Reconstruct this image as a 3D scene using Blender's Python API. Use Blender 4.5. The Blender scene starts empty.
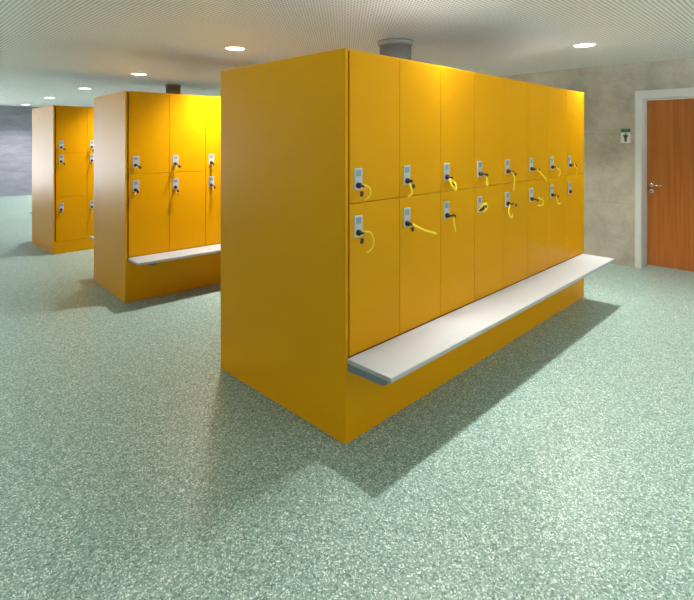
import bpy, bmesh, math, random
from mathutils import Vector, Matrix

random.seed(4)
scene = bpy.context.scene
COL = scene.collection
R = math.radians

# ------------------------------------------------------------------ materials
def srgb(r, g, b):
    f = lambda c: c / 12.92 if c <= 0.04045 else ((c + 0.055) / 1.055) ** 2.4
    return (f(r / 255), f(g / 255), f(b / 255), 1.0)

def new_mat(name):
    m = bpy.data.materials.new(name)
    m.use_nodes = True
    nt = m.node_tree
    return m, nt, nt.nodes['Principled BSDF']

def simple(name, col, rough=0.5, metal=0.0, spec=0.5, noise=0.0, nscale=30):
    m, nt, b = new_mat(name)
    b.inputs['Base Color'].default_value = col
    b.inputs['Roughness'].default_value = rough
    b.inputs['Metallic'].default_value = metal
    b.inputs['Specular IOR Level'].default_value = spec
    if noise:
        tc = nt.nodes.new('ShaderNodeTexCoord')
        n = nt.nodes.new('ShaderNodeTexNoise'); n.inputs['Scale'].default_value = nscale
        n.inputs['Detail'].default_value = 5
        mx = nt.nodes.new('ShaderNodeMix'); mx.data_type = 'RGBA'
        mx.inputs['A'].default_value = tuple(c * (1 - noise) for c in col[:3]) + (1,)
        mx.inputs['B'].default_value = tuple(min(1, c * (1 + noise)) for c in col[:3]) + (1,)
        nt.links.new(tc.outputs['Object'], n.inputs['Vector'])
        nt.links.new(n.outputs['Fac'], mx.inputs['Factor'])
        nt.links.new(mx.outputs['Result'], b.inputs['Base Color'])
    return m

M = {}
M['yellow'] = simple('yellow_laminate', (0.78, 0.355, 0.002, 1), 0.36, spec=0.09, noise=0.02, nscale=3)
M['core'] = simple('dark_red_panel_edge', (0.24, 0.042, 0.004, 1), 0.7)
M['dark'] = simple('dark_gap', (0.02, 0.012, 0.004, 1), 0.8)
M['bench'] = simple('light_grey_laminate', (0.40, 0.415, 0.43, 1), 0.42, spec=0.35, noise=0.03, nscale=7)
M['bench_edge'] = simple('grey_edge_band', (0.46, 0.49, 0.51, 1), 0.45)
M['steel'] = simple('grey_coated_steel', (0.20, 0.235, 0.26, 1), 0.4, metal=0.3)
M['plate'] = simple('satin_lock_plate', (0.56, 0.57, 0.60, 1), 0.4, metal=0.0)
M['num'] = simple('pale_number_label', (0.24, 0.35, 0.44, 1), 0.5)
M['black'] = simple('black_plastic', (0.012, 0.012, 0.013, 1), 0.4)
M['band'] = simple('yellow_wristband', (0.88, 0.74, 0.02, 1), 0.45)
M['amber'] = simple('amber_wristband', (0.62, 0.34, 0.01, 1), 0.45)
M['duct'] = simple('galvanised_duct', (0.36, 0.35, 0.32, 1), 0.45, metal=0.55, noise=0.12, nscale=9)
M['white'] = simple('white_metal', (0.75, 0.75, 0.73, 1), 0.45)
M['frame'] = simple('grey_white_door_frame', (0.66, 0.67, 0.63, 1), 0.45)
M['chrome'] = simple('satin_steel', (0.55, 0.53, 0.50, 1), 0.22, metal=1.0)
M['sign_white'] = simple('white_sign', (0.72, 0.72, 0.72, 1), 0.4)
M['sign_green'] = simple('green_sign', (0.01, 0.17, 0.10, 1), 0.4)
M['sign_pale'] = simple('pale_sign_mark', (0.10, 0.36, 0.25, 1), 0.4)
M['sign_dark'] = simple('dark_sign_mark', (0.03, 0.03, 0.03, 1), 0.5)
M['plaster'] = simple('off_white_plaster', (0.55, 0.54, 0.52, 1), 0.8, noise=0.05)

def emit(name, col, s):
    m, nt, b = new_mat(name)
    b.inputs['Base Color'].default_value = (0.8, 0.8, 0.8, 1)
    b.inputs['Emission Color'].default_value = col
    b.inputs['Emission Strength'].default_value = s
    return m
LAMP = 9.0
GROUND_FILL = (9.2, 9.6, 10.2, 1); SKY = (0.9, 1.05, 1.3, 1)
M['lamp'] = emit('lamp_diffuser', (1.0, 0.90, 0.76, 1), LAMP)

# floor: green terrazzo-like chip vinyl
def floor_mat():
    m, nt, b = new_mat('speckled_green_floor')
    L = nt.links.new
    tc = nt.nodes.new('ShaderNodeTexCoord')
    def mix(fac, a, c):
        mx = nt.nodes.new('ShaderNodeMix'); mx.data_type = 'RGBA'
        L(fac, mx.inputs['Factor'])
        for k, v in (('A', a), ('B', c)):
            if isinstance(v, tuple): mx.inputs[k].default_value = v
            else: L(v, mx.inputs[k])
        return mx.outputs['Result']
    def ramp(sock, p0, p1):
        r = nt.nodes.new('ShaderNodeMapRange')
        r.inputs['From Min'].default_value = p0; r.inputs['From Max'].default_value = p1
        L(sock, r.inputs['Value'])
        return r.outputs['Result']
    nz = nt.nodes.new('ShaderNodeTexNoise'); nz.inputs['Scale'].default_value = 60; nz.inputs['Detail'].default_value = 3
    L(tc.outputs['Object'], nz.inputs['Vector'])
    warp = nt.nodes.new('ShaderNodeMix'); warp.data_type = 'RGBA'; warp.blend_type = 'LINEAR_LIGHT'
    warp.inputs['Factor'].default_value = 0.012
    L(tc.outputs['Object'], warp.inputs['A']); L(nz.outputs['Color'], warp.inputs['B'])
    def vor(scale, off):
        mp = nt.nodes.new('ShaderNodeMapping'); mp.inputs['Location'].default_value = (off, off * 0.7, 0.03)
        L(warp.outputs['Result'], mp.inputs['Vector'])
        v = nt.nodes.new('ShaderNodeTexVoronoi'); v.inputs['Scale'].default_value = scale
        L(mp.outputs['Vector'], v.inputs['Vector'])
        s = nt.nodes.new('ShaderNodeSeparateColor'); L(v.outputs['Color'], s.inputs['Color'])
        return s.outputs
    v1 = vor(165, 0.0); v2 = vor(215, 3.1); v3 = vor(120, 7.7)
    base = mix(ramp(v3[0], 0.0, 1.0), FL['mid_a'], FL['mid_b'])
    c = mix(ramp(v1[0], 0.66, 0.76), base, FL['dark'])
    c = mix(ramp(v1[1], 0.80, 0.88), c, FL['pale'])
    c = mix(ramp(v2[2], 0.86, 0.92), c, FL['white'])
    L(c, b.inputs['Base Color'])
    b.inputs['Roughness'].default_value = 0.33
    b.inputs['Specular IOR Level'].default_value = 0.42
    return m
FL = dict(mid_a=(0.192, 0.308, 0.270, 1), mid_b=(0.252, 0.384, 0.344, 1), dark=(0.115, 0.200, 0.172, 1),
          pale=(0.385, 0.525, 0.46, 1), white=(0.72, 0.82, 0.76, 1))
M['floor'] = floor_mat()

# ceiling: perforated metal panels, square grid of small dark holes
def ceiling_mat():
    m, nt, b = new_mat('perforated_ceiling')
    L = nt.links.new
    tc = nt.nodes.new('ShaderNodeTexCoord')
    sep = nt.nodes.new('ShaderNodeSeparateXYZ'); L(tc.outputs['Object'], sep.inputs['Vector'])
    def mth(op, a, v=None):
        n = nt.nodes.new('ShaderNodeMath'); n.operation = op
        for i, q in enumerate((a, v)):
            if q is None: continue
            if isinstance(q, (int, float)): n.inputs[i].default_value = q
            else: L(q, n.inputs[i])
        return n.outputs[0]
    P = 0.030
    def cell(s):
        f = mth('FRACT', mth('DIVIDE', s, P))
        return mth('SUBTRACT', f, 0.5)
    cx, cy = cell(sep.outputs['X']), cell(sep.outputs['Y'])
    d = mth('SQRT', mth('ADD', mth('MULTIPLY', cx, cx), mth('MULTIPLY', cy, cy)))
    hole = nt.nodes.new('ShaderNodeMapRange')
    hole.inputs['From Min'].default_value = 0.22; hole.inputs['From Max'].default_value = 0.29
    hole.inputs['To Min'].default_value = 1.0; hole.inputs['To Max'].default_value = 0.0
    L(d, hole.inputs['Value'])
    mx = nt.nodes.new('ShaderNodeMix'); mx.data_type = 'RGBA'
    mx.inputs['A'].default_value = (0.88, 0.875, 0.85, 1)
    mx.inputs['B'].default_value = (0.20, 0.19, 0.17, 1)
    L(hole.outputs['Result'], mx.inputs['Factor'])
    L(mx.outputs['Result'], b.inputs['Base Color'])
    b.inputs['Roughness'].default_value = 0.5
    b.inputs['Specular IOR Level'].default_value = 0.3
    return m
M['ceiling'] = ceiling_mat()

def concrete(name, lo, hi, lines):
    """fair-faced concrete: cloudy noise, fine pits and horizontal formwork joints"""
    m, nt, b = new_mat(name)
    L = nt.links.new
    tc = nt.nodes.new('ShaderNodeTexCoord')
    n1 = nt.nodes.new('ShaderNodeTexNoise'); n1.inputs['Scale'].default_value = 2.2; n1.inputs['Detail'].default_value = 9
    n1.inputs['Roughness'].default_value = 0.68
    n2 = nt.nodes.new('ShaderNodeTexNoise'); n2.inputs['Scale'].default_value = 45; n2.inputs['Detail'].default_value = 3
    mp = nt.nodes.new('ShaderNodeMapping'); mp.inputs['Scale'].default_value = (1, 1, 1.0 if not lines else 4.0)
    L(tc.outputs['Object'], mp.inputs['Vector']); L(mp.outputs['Vector'], n1.inputs['Vector'])
    L(tc.outputs['Object'], n2.inputs['Vector'])
    r = nt.nodes.new('ShaderNodeMapRange'); r.inputs['From Min'].default_value = 0.3; r.inputs['From Max'].default_value = 0.7
    L(n1.outputs['Fac'], r.inputs['Value'])
    mx = nt.nodes.new('ShaderNodeMix'); mx.data_type = 'RGBA'
    mx.inputs['A'].default_value = lo; mx.inputs['B'].default_value = hi
    L(r.outputs['Result'], mx.inputs['Factor'])
    m2 = nt.nodes.new('ShaderNodeMix'); m2.data_type = 'RGBA'; m2.blend_type = 'OVERLAY'
    m2.inputs['Factor'].default_value = 0.18
    L(mx.outputs['Result'], m2.inputs['A']); L(n2.outputs['Color'], m2.inputs['B'])
    # formwork joints
    sep = nt.nodes.new('ShaderNodeSeparateXYZ'); L(tc.outputs['Object'], sep.inputs['Vector'])
    dv = nt.nodes.new('ShaderNodeMath'); dv.operation = 'DIVIDE'; dv.inputs[1].default_value = 0.85 if not lines else 0.14
    ad = nt.nodes.new('ShaderNodeMath'); ad.operation = 'ADD'; ad.inputs[1].default_value = 0.11
    fr = nt.nodes.new('ShaderNodeMath'); fr.operation = 'FRACT'
    L(sep.outputs['Z'], dv.inputs[0]); L(dv.outputs[0], ad.inputs[0]); L(ad.outputs[0], fr.inputs[0])
    jr = nt.nodes.new('ShaderNodeMapRange')
    w = 0.014 if not lines else 0.10
    jr.inputs['From Min'].default_value = 0.0; jr.inputs['From Max'].default_value = w
    jr.inputs['To Min'].default_value = 0.80 if not lines else 0.88; jr.inputs['To Max'].default_value = 1.0
    L(fr.outputs[0], jr.inputs['Value'])
    m3 = nt.nodes.new('ShaderNodeMix'); m3.data_type = 'RGBA'; m3.blend_type = 'MULTIPLY'; m3.inputs['Factor'].default_value = 1
    cb = nt.nodes.new('ShaderNodeCombineColor')
    for k in range(3): L(jr.outputs['Result'], cb.inputs[k])
    L(m2.outputs['Result'], m3.inputs['A']); L(cb.outputs['Color'], m3.inputs['B'])
    L(m3.outputs['Result'], b.inputs['Base Color'])
    b.inputs['Roughness'].default_value = 0.75
    b.inputs['Specular IOR Level'].default_value = 0.25
    bp = nt.nodes.new('ShaderNodeBump'); bp.inputs['Strength'].default_value = 0.12; bp.inputs['Distance'].default_value = 0.01
    L(n1.outputs['Fac'], bp.inputs['Height']); L(bp.outputs['Normal'], b.inputs['Normal'])
    return m
M['concrete'] = concrete('fair_faced_concrete', (0.34, 0.312, 0.252, 1), (0.63, 0.585, 0.50, 1), False)
M['board_concrete'] = concrete('board_marked_concrete', (0.30, 0.29, 0.36, 1), (0.45, 0.44, 0.53, 1), True)

def wood_mat():
    m, nt, b = new_mat('beech_veneer')
    L = nt.links.new
    tc = nt.nodes.new('ShaderNodeTexCoord')
    mp = nt.nodes.new('ShaderNodeMapping'); mp.inputs['Scale'].default_value = (1, 26, 0.7)
    L(tc.outputs['Object'], mp.inputs['Vector'])
    n = nt.nodes.new('ShaderNodeTexNoise'); n.inputs['Scale'].default_value = 1.6; n.inputs['Detail'].default_value = 7
    L(mp.outputs['Vector'], n.inputs['Vector'])
    r = nt.nodes.new('ShaderNodeMapRange'); r.inputs['From Min'].default_value = 0.32; r.inputs['From Max'].default_value = 0.68
    L(n.outputs['Fac'], r.inputs['Value'])
    mx = nt.nodes.new('ShaderNodeMix'); mx.data_type = 'RGBA'
    mx.inputs['A'].default_value = (0.40, 0.118, 0.020, 1); mx.inputs['B'].default_value = (0.53, 0.166, 0.033, 1)
    L(r.outputs['Result'], mx.inputs['Factor']); L(mx.outputs['Result'], b.inputs['Base Color'])
    b.inputs['Roughness'].default_value = 0.42; b.inputs['Specular IOR Level'].default_value = 0.3
    return m
M['wood'] = wood_mat()

def glass_mat():
    m = bpy.data.materials.new('window_glass'); m.use_nodes = True
    nt = m.node_tree; nt.nodes.clear()
    o = nt.nodes.new('ShaderNodeOutputMaterial'); t = nt.nodes.new('ShaderNodeBsdfTransparent')
    g = nt.nodes.new('ShaderNodeBsdfGlossy'); g.inputs['Roughness'].default_value = 0.02
    mx = nt.nodes.new('ShaderNodeMixShader'); mx.inputs['Fac'].default_value = 0.06
    nt.links.new(t.outputs[0], mx.inputs[1]); nt.links.new(g.outputs[0], mx.inputs[2]); nt.links.new(mx.outputs[0], o.inputs[0])
    return m
M['glass'] = glass_mat()

# ------------------------------------------------------------------ mesh helpers
def add_box(bm, x0, x1, y0, y1, z0, z1, bevel=0.0, seg=2):
    t = bmesh.new()
    bmesh.ops.create_cube(t, size=1)
    for v in t.verts:
        v.co = Vector((x0 + (v.co.x + .5) * (x1 - x0), y0 + (v.co.y + .5) * (y1 - y0), z0 + (v.co.z + .5) * (z1 - z0)))
    if bevel:
        bmesh.ops.bevel(t, geom=list(t.edges), offset=bevel, segments=seg, affect='EDGES', profile=0.5)
    merge(bm, t)

def merge(bm, t):
    me = bpy.data.meshes.new('tmp'); t.to_mesh(me); t.free(); bm.from_mesh(me); bpy.data.meshes.remove(me)

def add_lathe(bm, prof, seg=32, mat=None):
    """closed revolve of (r, z) points about z, then transformed by mat"""
    t = bmesh.new(); rings = []
    for r, z in prof:
        if r < 1e-6: rings.append([t.verts.new((0, 0, z))])
        else: rings.append([t.verts.new((r * math.cos(2 * math.pi * i / seg), r * math.sin(2 * math.pi * i / seg), z)) for i in range(seg)])
    for a, b in zip(rings, rings[1:]):
        for i in range(seg):
            j = (i + 1) % seg
            if len(a) == 1 and len(b) == 1: continue
            if len(a) == 1: t.faces.new((a[0], b[j], b[i]))
            elif len(b) == 1: t.faces.new((a[i], a[j], b[0]))
            else: t.faces.new((a[i], a[j], b[j], b[i]))
    bmesh.ops.recalc_face_normals(t, faces=t.faces)
    for f in t.faces: f.smooth = True
    if mat is not None: t.transform(mat)
    merge(bm, t)

def smooth_path(pts, n=6):
    P = [Vector(p) for p in pts]; Q = [2 * P[0] - P[1]] + P + [2 * P[-1] - P[-2]]
    out = []
    for i in range(1, len(Q) - 2):
        a, b, c, d = Q[i - 1], Q[i], Q[i + 1], Q[i + 2]
        for k in range(n):
            t = k / n
            out.append(0.5 * (2 * b + (c - a) * t + (2 * a - 5 * b + 4 * c - d) * t * t + (3 * b - a - 3 * c + d) * t ** 3))
    out.append(P[-1]); return out

def add_tube(bm, pts, rw, rt=None, seg=10, up=(0, 1, 0), n=6):
    """sweep an ellipse along a smoothed path: rw across, rt along the 'up' hint"""
    rt = rt or rw
    path = smooth_path(pts, n) if len(pts) > 2 else [Vector(p) for p in pts]
    t = bmesh.new(); rings = []
    for i, p in enumerate(path):
        d = (path[min(i + 1, len(path) - 1)] - path[max(i - 1, 0)]).normalized()
        u = Vector(up); u = (u - d * u.dot(d))
        if u.length < 1e-3: u = Vector((1, 0, 0)) - d * d.x
        u.normalize(); s = d.cross(u)
        rings.append([t.verts.new(p + s * rw * math.cos(2 * math.pi * k / seg) + u * rt * math.sin(2 * math.pi * k / seg)) for k in range(seg)])
    for a, b in zip(rings, rings[1:]):
        for k in range(seg):
            t.faces.new((a[k], a[(k + 1) % seg], b[(k + 1) % seg], b[k]))
    t.faces.new(rings[0][::-1]); t.faces.new(rings[-1])
    bmesh.ops.recalc_face_normals(t, faces=t.faces)
    for f in t.faces: f.smooth = len(f.verts) == 4
    merge(bm, t)

def obj(name, bm, mat, parent=None):
    me = bpy.data.meshes.new(name); bm.to_mesh(me); bm.free()
    for m in (mat if isinstance(mat, (list, tuple)) else [mat]): me.materials.append(m)
    o = bpy.data.objects.new(name, me); COL.objects.link(o)
    if parent: o.parent = parent
    return o

def box(name, mat, *a, parent=None, bevel=0.0):
    bm = bmesh.new(); add_box(bm, *a, bevel=bevel); return obj(name, bm, mat, parent)

def struct(o):
    o['kind'] = 'structure'; return o

def tag(o, label, cat, group=None):
    o['label'] = label; o['category'] = cat
    if group: o['group'] = group
    return o

def thing(name, label, cat, loc=(0, 0, 0), rz=0.0, group=None):
    o = bpy.data.objects.new(name, None); COL.objects.link(o)
    o.location = loc; o.rotation_euler = (0, 0, rz); o.empty_display_size = 0.1
    return tag(o, label, cat, group)

def dup(src, parent=None, loc=None):
    c = src.copy(); COL.objects.link(c)
    if parent: c.parent = parent
    if loc is not None: c.location = loc
    for k in list(src.children): dup(k, c)
    return c

# ------------------------------------------------------------------ room
# world axes: x runs along the near locker bank (away to the right), y across the banks; origin at the near bank's front corner
X0, X1, Y0, Y1, ZC = -8.5, 4.905, -6.5, 14.3, 2.46
bm = bmesh.new(); add_box(bm, X0 - .3, X1 + .6, Y0 - .3, Y1 + .3, -0.12, 0.0); struct(obj('floor', bm, M['floor']))
bm = bmesh.new(); add_box(bm, X0 - .3, X1 + .6, Y0 - .3, Y1 + .3, ZC, ZC + .12); struct(obj('ceiling', bm, M['ceiling']))
DY0, DY1, DZ = -1.075, -0.098, 2.030      # door opening
bm = bmesh.new()
add_box(bm, X1, X1 + .35, DY1, Y1, 0, ZC); add_box(bm, X1, X1 + .35, Y0, DY0, 0, ZC); add_box(bm, X1, X1 + .35, DY0, DY1, DZ, ZC)
struct(obj('wall_right', bm, M['concrete']))
bm = bmesh.new()
VY0, VY1, VZ0, VZ1 = -5.5, -1.5, 0.85, 2.36   # ribbon window added to the left wall, out of view, for ambient fill
add_box(bm, X0 - .25, X0, Y0, VY0, 0, ZC); add_box(bm, X0 - .25, X0, VY1, Y1, 0, ZC)
add_box(bm, X0 - .25, X0, VY0, VY1, 0, VZ0); add_box(bm, X0 - .25, X0, VY0, VY1, VZ1, ZC)
struct(obj('wall_left', bm, M['plaster']))
fill_win2 = bpy.data.objects.new('fill_window_2', None); COL.objects.link(fill_win2); struct(fill_win2); fill_win2.location = (X0 - .15, 0, 0)
bm = bmesh.new()
for k in range(5):
    y = VY0 + (VY1 - VY0) * k / 4
    add_box(bm, 0, .06, max(VY0, y - .03), min(VY1, y + .03), VZ0, VZ1)
for z in (VZ0, VZ1 - .06): add_box(bm, 0, .06, VY0, VY1, z, z + .06)
obj('window_frame', bm, M['white'], fill_win2)
bm = bmesh.new(); add_box(bm, .027, .033, VY0, VY1, VZ0 + .06, VZ1 - .06); obj('window_pane', bm, M['glass'], fill_win2)
UX0, UX1, UZ0, UZ1 = 1.2, 4.7, 0.5, 2.36   # unseen glazing added behind the viewer to brighten ceiling and right wall
bm = bmesh.new()
add_box(bm, X0 - .25, UX0, Y0 - .25, Y0, 0, ZC); add_box(bm, UX1, X1 + .35, Y0 - .25, Y0, 0, ZC)
add_box(bm, UX0, UX1, Y0 - .25, Y0, 0, UZ0); add_box(bm, UX0, UX1, Y0 - .25, Y0, UZ1, ZC)
struct(obj('wall_front', bm, M['plaster']))
fill_win3 = bpy.data.objects.new('fill_window_3', None); COL.objects.link(fill_win3); struct(fill_win3); fill_win3.location = (0, Y0 - .18, 0)
bm = bmesh.new()
for k in range(4):
    x = UX0 + (UX1 - UX0) * k / 3
    add_box(bm, max(UX0, x - .03), min(UX1, x + .03), 0, .06, UZ0, UZ1)
for z in (UZ0, UZ1 - .06): add_box(bm, UX0, UX1, 0, .06, z, z + .06)
obj('window_frame', bm, M['white'], fill_win3)
bm = bmesh.new(); add_box(bm, UX0, UX1, .027, .033, UZ0 + .06, UZ1 - .06); obj('window_pane', bm, M['glass'], fill_win3)
WX0, WX1, WZ0, WZ1 = -7.6, 0.2, 0.06, 2.36  # glazed opening in the back wall
bm = bmesh.new()
add_box(bm, X0 - .25, WX0, Y1, Y1 + .3, 0, ZC); add_box(bm, WX1, X1 + .35, Y1, Y1 + .3, 0, ZC)
add_box(bm, WX0, WX1, Y1, Y1 + .3, 0, WZ0); add_box(bm, WX0, WX1, Y1, Y1 + .3, WZ1, ZC)
struct(obj('wall_back', bm, M['board_concrete']))
win = thing('window_1', 'wide glazed window in the back wall', 'window', (0, Y1 + .12, 0)); struct(win)
del win['label'], win['category']
bm = bmesh.new()
for k in range(7):
    x = WX0 + (WX1 - WX0) * k / 6
    add_box(bm, max(WX0, x - .03), min(WX1, x + .03), 0, .06, WZ0, WZ1)
for z in (WZ0, WZ1 - .06): add_box(bm, WX0, WX1, 0, .06, z, z + .06)
obj('window_frame', bm, M['white'], win)
bm = bmesh.new(); add_box(bm, WX0, WX1, .027, .033, WZ0 + .06, WZ1 - .06); obj('window_pane', bm, M['glass'], win)

# door_1 : steel frame, deep reveal, beech leaf, lever handle
LX = X1 + .235
door = bpy.data.objects.new('door_1', None); COL.objects.link(door); struct(door)
door.location = (X1, (DY0 + DY1) / 2, 0)
oy = door.location.y
bm = bmesh.new()
fw = .062
for s in (0, 1):
    y0 = (DY1 - .002, DY0 - fw)[s] - oy; y1 = (DY1 + fw, DY0 + .002)[s] - oy
    add_box(bm, -.012, 0.0, y0, y1, 0, DZ - .0025, bevel=.003)
add_box(bm, -.012, 0.0, DY0 - fw - oy, DY1 + fw - oy, DZ - .002, DZ + .092, bevel=.003)
obj('door_frame', bm, M['frame'], door)
bm = bmesh.new()
add_box(bm, 0, .29, DY1 - .006 - oy, DY1 - oy, 0, DZ); add_box(bm, 0, .29, DY0 - oy, DY0 + .006 - oy, 0, DZ)
add_box(bm, 0, .29, DY0 - oy, DY1 - oy, DZ - .006, DZ)
obj('door_reveal', bm, M['frame'], door)
leaf = box('door_leaf', M['wood'], .235, .28, DY0 + .009 - oy, DY1 - .009 - oy, .006, DZ - .009, parent=door, bevel=.002)
HY, HZ = -0.155 - oy, 0.985
bm = bmesh.new()
toX = Matrix.Rotation(R(-90), 4, 'Y')
add_lathe(bm, [(0, 0), (.026, 0), (.026, .006), (.023, .009), (0, .009)], 28, Matrix.Translation((.235, HY, HZ)) @ toX)
add_lathe(bm, [(0, 0), (.026, 0), (.026, .006), (.023, .009), (0, .009)], 28, Matrix.Translation((.235, HY, HZ - .075)) @ toX)
add_tube(bm, [(.235, HY, HZ), (.20, HY, HZ), (.185, HY - .004, HZ), (.178, HY - .02, HZ), (.178, HY - .13, HZ)], .0095, seg=14, up=(0, 0, 1))
hd = obj('door_handle', bm, M['chrome'], door)
hd['label'] = 'satin steel lever handle with round key rosette'
box('keyhole', M['black'], .2245, .2265, HY - .004, HY + .004, HZ - .09, HZ - .062, parent=hd)

# restroom sign beside the door
sg = thing('restroom_sign', 'small white sign with green header and black man pictogram beside the door', 'sign', (X1, .0655, 1.582))
box('sign_panel', M['sign_white'], -.006, 0, -.0525, .0525, -.090, .045, parent=sg, bevel=.001)
hp = box('header_panel', M['sign_green'], -.006, 0, -.0525, .0525, .0455, .090, parent=sg, bevel=.001)
hp['label'] = 'green header strip'
bm = bmesh.new()
add_box(bm, -.0068, -.0062, .004, .012, .070, .084); add_box(bm, -.0068, -.0062, -.044, -.002, .056, .060)
obj('header_marks', bm, M['sign_pale'], hp)
bm = bmesh.new()   # pictogram: head, tapering torso, legs
toS = Matrix.Rotation(R(-90), 4, 'Y')
add_lathe(bm, [(0, 0), (.0105, 0), (.0105, .0008), (0, .0008)], 20, Matrix.Translation((-.0061, 0, .026)) @ toS)
t = bmesh.new()
out = [(-.026, .014), (.026, .014), (.027, .002), (.013, -.022), (.011, -.070), (.0008, -.070), (0, -.030), (-.0008, -.070), (-.011, -.070), (-.013, -.022), (-.027, .002)]
vs = [t.verts.new((-.0061, y, z)) for y, z in out]; f = t.faces.new(vs)
ex = bmesh.ops.extrude_face_region(t, geom=[f])
bmesh.ops.translate(t, verts=[v for v in ex['geom'] if isinstance(v, bmesh.types.BMVert)], vec=(-.0008, 0, 0))
bmesh.ops.recalc_face_normals(t, faces=t.faces); merge(bm, t)
obj('man_pictogram', bm, M['sign_dark'], sg)
box('bottom_rail', M['sign_dark'], -.007, 0, -.0535, .0535, -.0965, -.0905, parent=sg)

# ------------------------------------------------------------------ ceiling downlights
def make_lamp():
    t = bpy.data.objects.new('ceiling_downlight', None); COL.objects.link(t)
    bm = bmesh.new()
    add_lathe(bm, [(.092, 0), (.105, 0), (.107, -.003), (.104, -.006), (.094, -.006), (.092, -.004), (.092, 0)], 40)
    obj('trim_ring', bm, M['white'], t)
    bm = bmesh.new(); add_lathe(bm, [(0, -.0035), (.0925, -.0035), (.0925, -.001), (0, -.001)], 40)
    d = obj('diffuser', bm, M['lamp'], t); d['label'] = 'glowing white diffuser disc'
    return t
lamps = [
    (0.985, 2.554, 'large round lit downlight left of the near locker bank', 0),
    (1.108, 5.192, 'round lit downlight above the middle locker bank, second largest on the left', 0),
    (1.222, 7.831, 'round lit downlight above the gap between middle and far banks, third on the left', 0),
    (1.347, 10.519, 'small round lit downlight above the far bank, fourth from the near bank', 0),
    (1.504, 13.334, 'smallest round lit downlight by the grey concrete wall at far left', 0),
    (3.701, 7.788, 'sliver of a lit downlight just above the middle bank beside the near bank', 0),
    (3.287, -.013, 'round lit downlight above the right end of near bank by the wooden door', 0),
    (0.86, .010, 'unseen', 1), (0.74, -2.85, 'unseen', 1), (3.16, -2.80, 'unseen', 1), (0.62, -5.3, 'unseen', 1), (3.03, -5.25, 'unseen', 1),
    (-3.0, -2.4, 'unseen', 1), (-2.9, .25, 'unseen', 1), (-2.85, 2.9, 'unseen', 1), (-2.85, 5.5, 'unseen', 1), (-2.75, 8.15, 'unseen', 1),
    (3.42, 2.58, 'unseen', 1), (3.56, 5.18, 'unseen', 1), (3.83, 10.4, 'unseen', 1), (3.95, 13.0, 'unseen', 1),
]
proto = make_lamp()
SPOT = bpy.data.lights.new('downlight_beam', 'SPOT')
SPOT.energy = 315; SPOT.color = (1.0, 0.965, 0.90); SPOT.spot_size = R(126); SPOT.spot_blend = 1.0; SPOT.shadow_soft_size = .09
roots = [proto] + [dup(proto) for _ in lamps[1:]]
for i, (x, y, lab, hid) in enumerate(lamps):
    o = roots[i]
    o.location = (x, y, ZC)
    sp = bpy.data.objects.new('downlight_beam', SPOT); COL.objects.link(sp); sp.parent = o; sp.location = (0, 0, -.012)
    if hid: tag(o, 'round lit ceiling downlight outside or hidden from this view', 'ceiling light', 'downlights out of sight')
    else: tag(o, lab, 'ceiling light', 'recessed ceiling downlights')

# ventilation ducts hanging from the ceiling over the banks
M['duct_painted_reflection'] = simple('duct_painted_yellow_reflection', (0.30, 0.22, 0.09, 1), 0.5, metal=0.2, noise=0.1, nscale=9)  # yellow reflection of the lockers painted into the duct's base colour
def duct(x, y, r, zb, lab, m='duct'):
    t = thing('ventilation_duct', lab, 'duct', (x, y, ZC), 0, 'ceiling ventilation ducts')
    bm = bmesh.new(); add_lathe(bm, [(0, zb - ZC), (r, zb - ZC), (r, -.05), (0, -.05)], 40); obj('duct_pipe', bm, M[m], t)
    bm = bmesh.new(); add_lathe(bm, [(0, 0), (r * 1.13, 0), (r * 1.13, -.025), (r * 1.02, -.05), (0, -.05)], 40); obj('ceiling_collar', bm, M[m], t)
duct(1.86, 1.19, .148, 2.06, 'grey metal ventilation duct with collar on ceiling behind the near bank')
duct(2.10, 6.20, .115, 2.0, 'small ventilation duct, brownish from painted-in yellow reflection, between far locker bank and ceiling', 'duct_painted_reflection')

# ------------------------------------------------------------------ lockers
H = 2.0
def make_lock():
    """lock hardware around (0,0,0) = plate's lower left corner, on a face looking to -y"""
    p = box('lock_plate', M['plate'], 0, .060, -.004, 0, 0, .112, bevel=.0016); p['label'] = 'silver lock plate'
    n = box('number_label', M['num'], .012, .048, -.0052, -.0041, .070, .102)
    n['label'] = 'pale blue number label'
    bm = bmesh.new()
    rot = Matrix.Translation((.026, -.004, .024)) @ Matrix.Rotation(R(90), 4, 'X')
    add_lathe(bm, [(0, 0), (.016, 0), (.0155, .012), (.0125, .018), (0, .018)], 24, rot)
    c = obj('lock_cylinder', bm, M['black']); c['label'] = 'black lock cylinder'
    return p, n, c

locks = make_lock()

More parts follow.
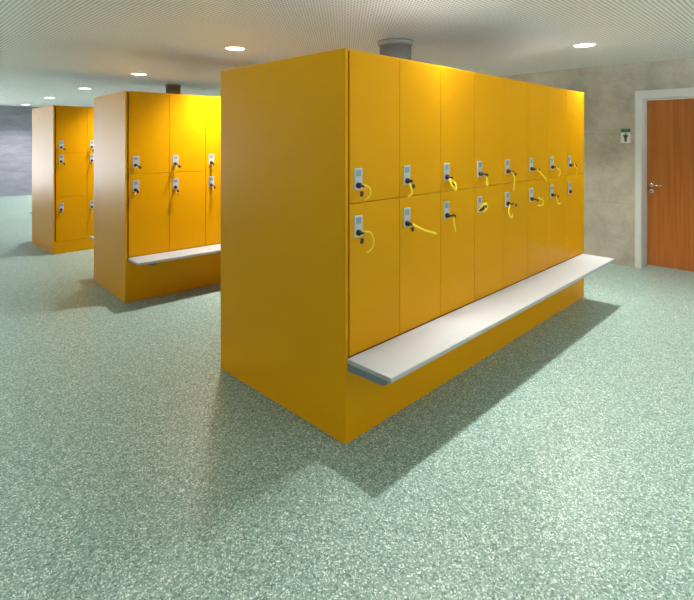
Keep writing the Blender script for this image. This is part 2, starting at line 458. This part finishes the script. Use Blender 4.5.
def bank(name, label, loc, rz, width, ncol, pitch, rows, plinth_top, length, face_recess=.004):
    """rows: list of (z0, z1, lock_z)"""
    t = thing(name, label, 'lockers', loc, rz, 'yellow locker banks')
    ep = box('end_panel', M['yellow'], 0, .018, 0, width, 0, H, parent=t, bevel=.0015)
    e2 = dup(ep, t, (length - .018, 0, 0))
    box('carcass', M['core'], .018, length - .018, .024, width - .006, plinth_top - .02, H - .012, parent=t)
    box('top_panel', M['plaster'], .018, length - .018, .006, width - .006, H - .012, H - .001, parent=t)
    box('plinth', M['yellow'], .0184, length - .0184, .0025, width - .004, 0.0, plinth_top, parent=t, bevel=.001)
    first = {}
    for c in range(ncol):
        x = .034 + c * pitch
        for ri, (z0, z1, lz) in enumerate(rows):
            if ri not in first:
                d = box('locker_door', M['yellow'], 0, pitch - .0035, face_recess, .0225, 0, z1 - z0, parent=t, bevel=.0012)
                d.location = (x, 0, z0); first[ri] = d
                for k, s in enumerate(locks):
                    if ri == 0 and 'used' not in first and name == 'locker_bank' and not make_first:
                        q = s
                    else:
                        q = s.copy(); COL.objects.link(q)
                    q.parent = d; q.location = (.0330, face_recess, lz - z0)
                if not make_first: make_first.append(1)
            else:
                dup(first[ri], t, (x, 0, z0))
    return t
make_first = []

SPL = 1.210
BENCH_Z = .430
PITCH = .408; L1 = .048 + 8 * PITCH; W1 = 1.186
rows2 = [(BENCH_Z + .004, SPL - .0015, 1.033), (SPL + .0015, H - .001, 1.277)]
bank('locker_bank', 'largest mustard yellow locker bank, nearest, with two rows of eight doors and a bench',
     (0, 0, 0), 0, W1, 8, PITCH, rows2, .392, L1 - .0)
B2 = (0.0708, 2.9914, 0); A2 = R(-3.18); W2 = 1.026; L2 = .052 + 8 * .3890
bank('locker_bank', 'middle yellow locker bank with two rows of doors, partly behind the near bank',
     B2, A2, W2, 8, .389, [(.424, SPL - .0015, 1.037), (SPL + .0015, H - .001, 1.272)], .382, L2)
B3 = (0.1672, 5.6823, 0); A3 = R(.336); W3 = 1.067; L3 = .052 + 8 * .3890
bank('locker_bank', 'far yellow locker bank with three rows of doors and pale end panel at left',
     B3, A3, W3, 8, .389, [(.169, .7610, .570), (.7640, 1.3555, 1.222), (1.3585, H - .001, 1.412)], .166, L3)

# ------------------------------------------------------------------ benches
def bench(label, loc, rz, x0, x1, depth, zt, inset=.006):
    """seat board cantilevered from y=0 towards -y"""
    t = thing('bench', label, 'bench', loc, rz, 'benches on the locker banks')
    b = box('seat_board', M['bench'], x0, x1, -depth, -.001, zt - .022, zt, parent=t, bevel=.002)
    e = box('edge_band', M['bench_edge'], x0, x1, -depth - .003, -depth - .0002, zt - .022, zt - .002, parent=t); e['label'] = 'grey front edge band'
    n = max(2, round((x1 - x0) / .81) + 1); br = None
    for k in range(n):
        xx = x0 + inset + (x1 - x0 - .038 - 2 * inset) * k / (n - 1)
        if br is None:
            bm = bmesh.new()
            prof = [(-.0005, -.064), (-.235, -.056), (-.262, -.040), (-.262, -.0225), (-.0005, -.0225)]
            tt = bmesh.new(); vs = [tt.verts.new((0, y, z)) for y, z in prof]; f = tt.faces.new(vs)
            ex = bmesh.ops.extrude_face_region(tt, geom=[f])
            bmesh.ops.translate(tt, verts=[v for v in ex['geom'] if isinstance(v, bmesh.types.BMVert)], vec=(.038, 0, 0))
            bmesh.ops.recalc_face_normals(tt, faces=tt.faces); merge(bm, tt)
            br = obj('bracket', bm, M['steel'], t); br['label'] = 'grey steel bracket'
            bh = obj('bolt_hole', (lambda q: (add_lathe(q, [(0, 0), (.0035, 0), (.0035, .001), (0, .001)], 12, Matrix.Translation((0, -.115, -.044)) @ Matrix.Rotation(R(-90), 4, 'Y')), q)[1])(bmesh.new()), M['black'], br)
            br.location = (xx, 0, zt)
        else:
            dup(br, t, (xx, 0, zt))
    return t
bench('long light grey bench shelf along the near locker bank', (0, 0, 0), 0, .010, 3.262, .287, BENCH_Z)
bench('light grey bench shelf along the front of the middle locker bank', B2, A2, .022, 3.14, .275, .422, .14)
def back_loc(B, A, W, L):
    v = Matrix.Rotation(A, 3, 'Z') @ Vector((L, W, 0)); return (B[0] + v.x, B[1] + v.y, 0)
bench('bench end poking out behind the middle locker bank beside the far bank', back_loc(B2, A2, W2 - .001, L2), A2 + math.pi, .03, 3.13, .29, .432, .14)
bench('bench end poking out at the left behind the far locker bank', back_loc(B3, A3, W3 - .001, L3), A3 + math.pi, .03, 3.13, .29, .432, .14)

# ------------------------------------------------------------------ keys with wristbands
def key(base, ang, lock, head, tagp, pts, label, band='band', w=.0062, grp='keys in the locker doors'):
    """base: bank origin; ang: its turn; all points are (x, z) on the door face of that bank"""
    t = thing('locker_key', label, 'key', (0, 0, 0), 0, grp)
    rot = Matrix.Translation(base) @ Matrix.Rotation(ang, 4, 'Z')
    o = Vector((lock[0], -.018, lock[1]))
    t.matrix_world = rot @ Matrix.Translation(o)
    P = lambda x, y, z: Vector((x, y, z)) - o
    bm = bmesh.new()   # blade in the cylinder and the bow
    hv = P(head[0], -.040, head[1])
    add_tube(bm, [(0, .001, 0), (0, -.012, 0), tuple(hv * .6 + Vector((0, -.006, 0))), tuple(hv)], .0068, .0055, seg=10, up=(0, 1, 0), n=4)
    kh = obj('key_bow', bm, M['black'], t); kh['label'] = 'black key bow'
    tv = P(tagp[0], -.036, tagp[1])
    d = tv - hv; a = math.atan2(d.z, d.x) if d.length > .004 else -1.2
    bm = bmesh.new(); add_box(bm, -.014, .014, -.003, .003, -.0105, .0105, bevel=.002)
    bm.transform(Matrix.Translation(tv) @ Matrix.Rotation(-a, 4, 'Y'))
    kt = obj('key_tag', bm, M['black'], t); kt['label'] = 'small black tag'
    bm = bmesh.new()
    n = len(pts); q = []
    for i, (x, z) in enumerate(pts):
        q.append(tuple(P(x, -.030 - .022 * math.sin(math.pi * (i + .3) / n), z)))
    add_tube(bm, q, w, .0022, seg=10, up=(0, 1, 0), n=7)
    bo = obj('wristband', bm, M[band], t); bo['label'] = 'yellow wristband'
    return t

ORD = ['first', 'second', 'third', 'fourth', 'fifth', 'sixth', 'seventh', 'eighth']
K = [
('U1',(0.092,1.295),(0.083,1.26),[(0.092,1.31),(0.13,1.285),(0.128,1.251),(0.1,1.228)],'thin yellow loop'),
('L1',(0.092,1.059),(0.085,1.02),[(0.092,1.067),(0.138,1.057),(0.155,1.014),(0.146,0.974),(0.115,0.955)],'large thin yellow loop'),
('U2',(0.503,1.301),(0.517,1.272),[(0.478,1.29),(0.482,1.257),(0.477,1.229),(0.457,1.215)],'straight hanging yellow band'),
('L2',(0.494,1.051),(0.508,1.027),[(0.51,1.055),(0.54,1.035),(0.599,1.009),(0.679,0.985),(0.735,0.970)],'long yellow band stretched sideways'),
('U3',(0.917,1.296),(0.928,1.257),[(0.894,1.291),(0.897,1.259),(0.92,1.23),(0.939,1.222),(0.945,1.25),(0.93,1.27)],'bunched yellow band'),
('L3',(0.928,1.061),(0.945,1.053),[(0.939,1.054),(0.917,1.018),(0.928,0.979),(0.945,0.955)],'kinked yellow band'),
('U4',(1.328,1.301),(1.356,1.292),[(1.356,1.285),(1.335,1.265),(1.322,1.232),(1.345,1.222),(1.365,1.25)],'short crumpled yellow band'),
('L4',(1.301,1.083),(1.349,1.071),[(1.248,1.061),(1.275,1.088),(1.31,1.098),(1.335,1.08),(1.318,1.055),(1.301,1.045)],'yellow band bunched over the plate'),
('U5',(1.744,1.295),(1.784,1.278),[(1.724,1.300),(1.739,1.25),(1.728,1.191),(1.744,1.158)],'long yellow band hanging over the door joint'),
('L5',(1.744,1.059),(1.793,1.043),[(1.700,1.055),(1.655,1.013),(1.664,0.974),(1.705,0.962),(1.728,0.985)],'hook shaped yellow band'),
('U6',(2.143,1.301),(2.20,1.290),[(2.162,1.300),(2.219,1.257),(2.28,1.222),(2.345,1.193)],'slanting yellow band'),
('L6',(2.124,1.061),(2.171,1.048),[(2.181,1.064),(2.245,1.040),(2.235,1.006),(2.162,1.003)],'yellow band curled sideways'),
('U7',(2.522,1.302),(2.576,1.291),[(2.558,1.298),(2.598,1.27),(2.590,1.245),(2.576,1.215)],'short yellow band'),
('L7',(2.522,1.061),(2.587,1.043),[(2.555,1.050),(2.545,0.995),(2.575,.982),(2.631,0.98)],'short yellow band with level end'),
('U8',(2.932,1.309),(3.006,1.297),[(2.975,1.300),(2.993,1.26),(2.985,1.21)],'thin short yellow band'),
]
for n, hd_, tg_, pts, desc in K:
    c = int(n[1]) - 1; up = n[0] == 'U'
    lx = .034 + c * PITCH + .0330 + .026; lz = (1.277 if up else 1.033) + .024
    sh = 0.0
    key((0, 0, 0), 0, (lx, lz), (hd_[0], hd_[1]), tg_, pts,
        'key with %s, %s door, %s column, near bank' % (desc, 'upper' if up else 'lower', ORD[c]),
        w=.0042 if 'thin' in desc else .0068)

def far_key(B, A, pitch, c, plate_z, dh, dt, pts, label, band='amber'):
    lx = .034 + c * pitch + .0330 + .026; lz = plate_z + .024
    key(B, A, (lx, lz), (lx + dh[0], lz + dh[1]), (lx + dt[0], lz + dt[1]), [(lx + a, lz + b) for a, b in pts], label, band)
far_key(B2, A2, .389, 0, 1.272, (.016, -.010), (.030, -.022), [(-.004, -.010), (-.026, -.040), (-.050, -.085)], 'key with amber band slanting down, upper left door of middle bank')
far_key(B2, A2, .389, 0, 1.037, (.004, -.006), (.008, -.016), [(-.004, -.012), (-.022, -.045), (-.038, -.080)], 'key with faint slanting band in lower left door of middle bank')
far_key(B2, A2, .389, 1, 1.272, (.012, -.008), (.028, -.026), [(-.006, -.012), (-.014, -.055), (-.034, -.095), (-.046, -.140)], 'key with long amber band, upper door of second column of middle bank')
far_key(B2, A2, .389, 1, 1.037, (.004, -.008), (.012, -.040), [(-.002, -.015), (-.016, -.070), (.000, -.050), (.026, -.085)], 'key with splayed amber band, lower door of second column of middle bank')
far_key(B2, A2, .389, 2, 1.272, (.006, -.006), (.008, -.018), [(.002, -.016), (-.008, -.055), (-.022, -.100)], 'key with amber band, upper door of third column of middle bank')
far_key(B2, A2, .389, 2, 1.037, (.010, -.010), (.022, -.026), [(.002, -.016), (.008, -.060), (-.004, -.105)], 'key with amber band, lower door of third column of middle bank')
far_key(B3, A3, .389, 0, 1.412, (.012, -.012), (.030, -.026), [(-.012, -.012), (-.045, -.030), (-.060, -.060)], 'key in top left door of the far bank')
far_key(B3, A3, .389, 0, 1.222, (.008, -.010), (.030, -.034), [(-.010, -.020), (-.040, -.060), (-.030, -.120), (-.010, -.130)], 'key in middle door of first column of far bank')
far_key(B3, A3, .389, 0, .570, (-.004, -.014), (-.014, -.034), [(-.010, -.030), (-.026, -.080), (-.020, -.120)], 'key in bottom door of first column of far bank')
far_key(B3, A3, .389, 1, 1.412, (.002, -.012), (.004, -.050), [(-.006, -.012), (-.020, -.050), (-.010, -.085)], 'key in top door of second column of far bank')
far_key(B3, A3, .389, 1, 1.222, (.000, -.014), (-.006, -.036), [(-.004, -.024), (-.020, -.080)], 'key in middle door of second column of far bank')
far_key(B3, A3, .389, 1, .570, (.000, -.014), (-.006, -.036), [(-.004, -.024), (-.030, -.095)], 'key in bottom door of second column of far bank')

# ------------------------------------------------------------------ daylight, with added fill from below the horizon
w = bpy.data.worlds.new('sky_with_ground_fill'); scene.world = w; w.use_nodes = True
bg = w.node_tree.nodes['Background']
bg.inputs['Strength'].default_value = 1.0
wn = w.node_tree   # dim sky; lower half made extra bright to light the ceiling through windows
wt = wn.nodes.new('ShaderNodeTexCoord'); wsx = wn.nodes.new('ShaderNodeSeparateXYZ'); wr = wn.nodes.new('ShaderNodeMapRange'); wm = wn.nodes.new('ShaderNodeMix')
wm.data_type = 'RGBA'; wm.clamp_result = False
wr.inputs['From Min'].default_value = -0.06; wr.inputs['From Max'].default_value = 0.06
wm.inputs['A'].default_value = GROUND_FILL; wm.inputs['B'].default_value = SKY
wn.links.new(wt.outputs['Generated'], wsx.inputs[0]); wn.links.new(wsx.outputs['Z'], wr.inputs['Value'])
wn.links.new(wr.outputs['Result'], wm.inputs['Factor']); wn.links.new(wm.outputs['Result'], bg.inputs['Color'])

# ------------------------------------------------------------------ camera
cam = bpy.data.cameras.new('camera'); co = bpy.data.objects.new('camera', cam); COL.objects.link(co)
co.location = (-1.761, -1.754, 1.536)
co.rotation_euler = (R(90), 0, R(-45.24))
cam.sensor_fit = 'HORIZONTAL'; cam.sensor_width = 36
cam.lens = 493.7 / 694 * 36
cam.shift_x = (347 - 346.5) / 694
cam.shift_y = -(300 - 139.85) / 694
cam.clip_start = .05; cam.clip_end = 100
scene.camera = co

vs = scene.view_settings
vs.view_transform = 'Standard'; vs.look = 'None'; vs.exposure = 0.29; vs.gamma = 1.0; vs.use_curve_mapping = False
scene.cycles.use_denoising = True
scene.cycles.max_bounces = 8
scene.cycles.diffuse_bounces = 5
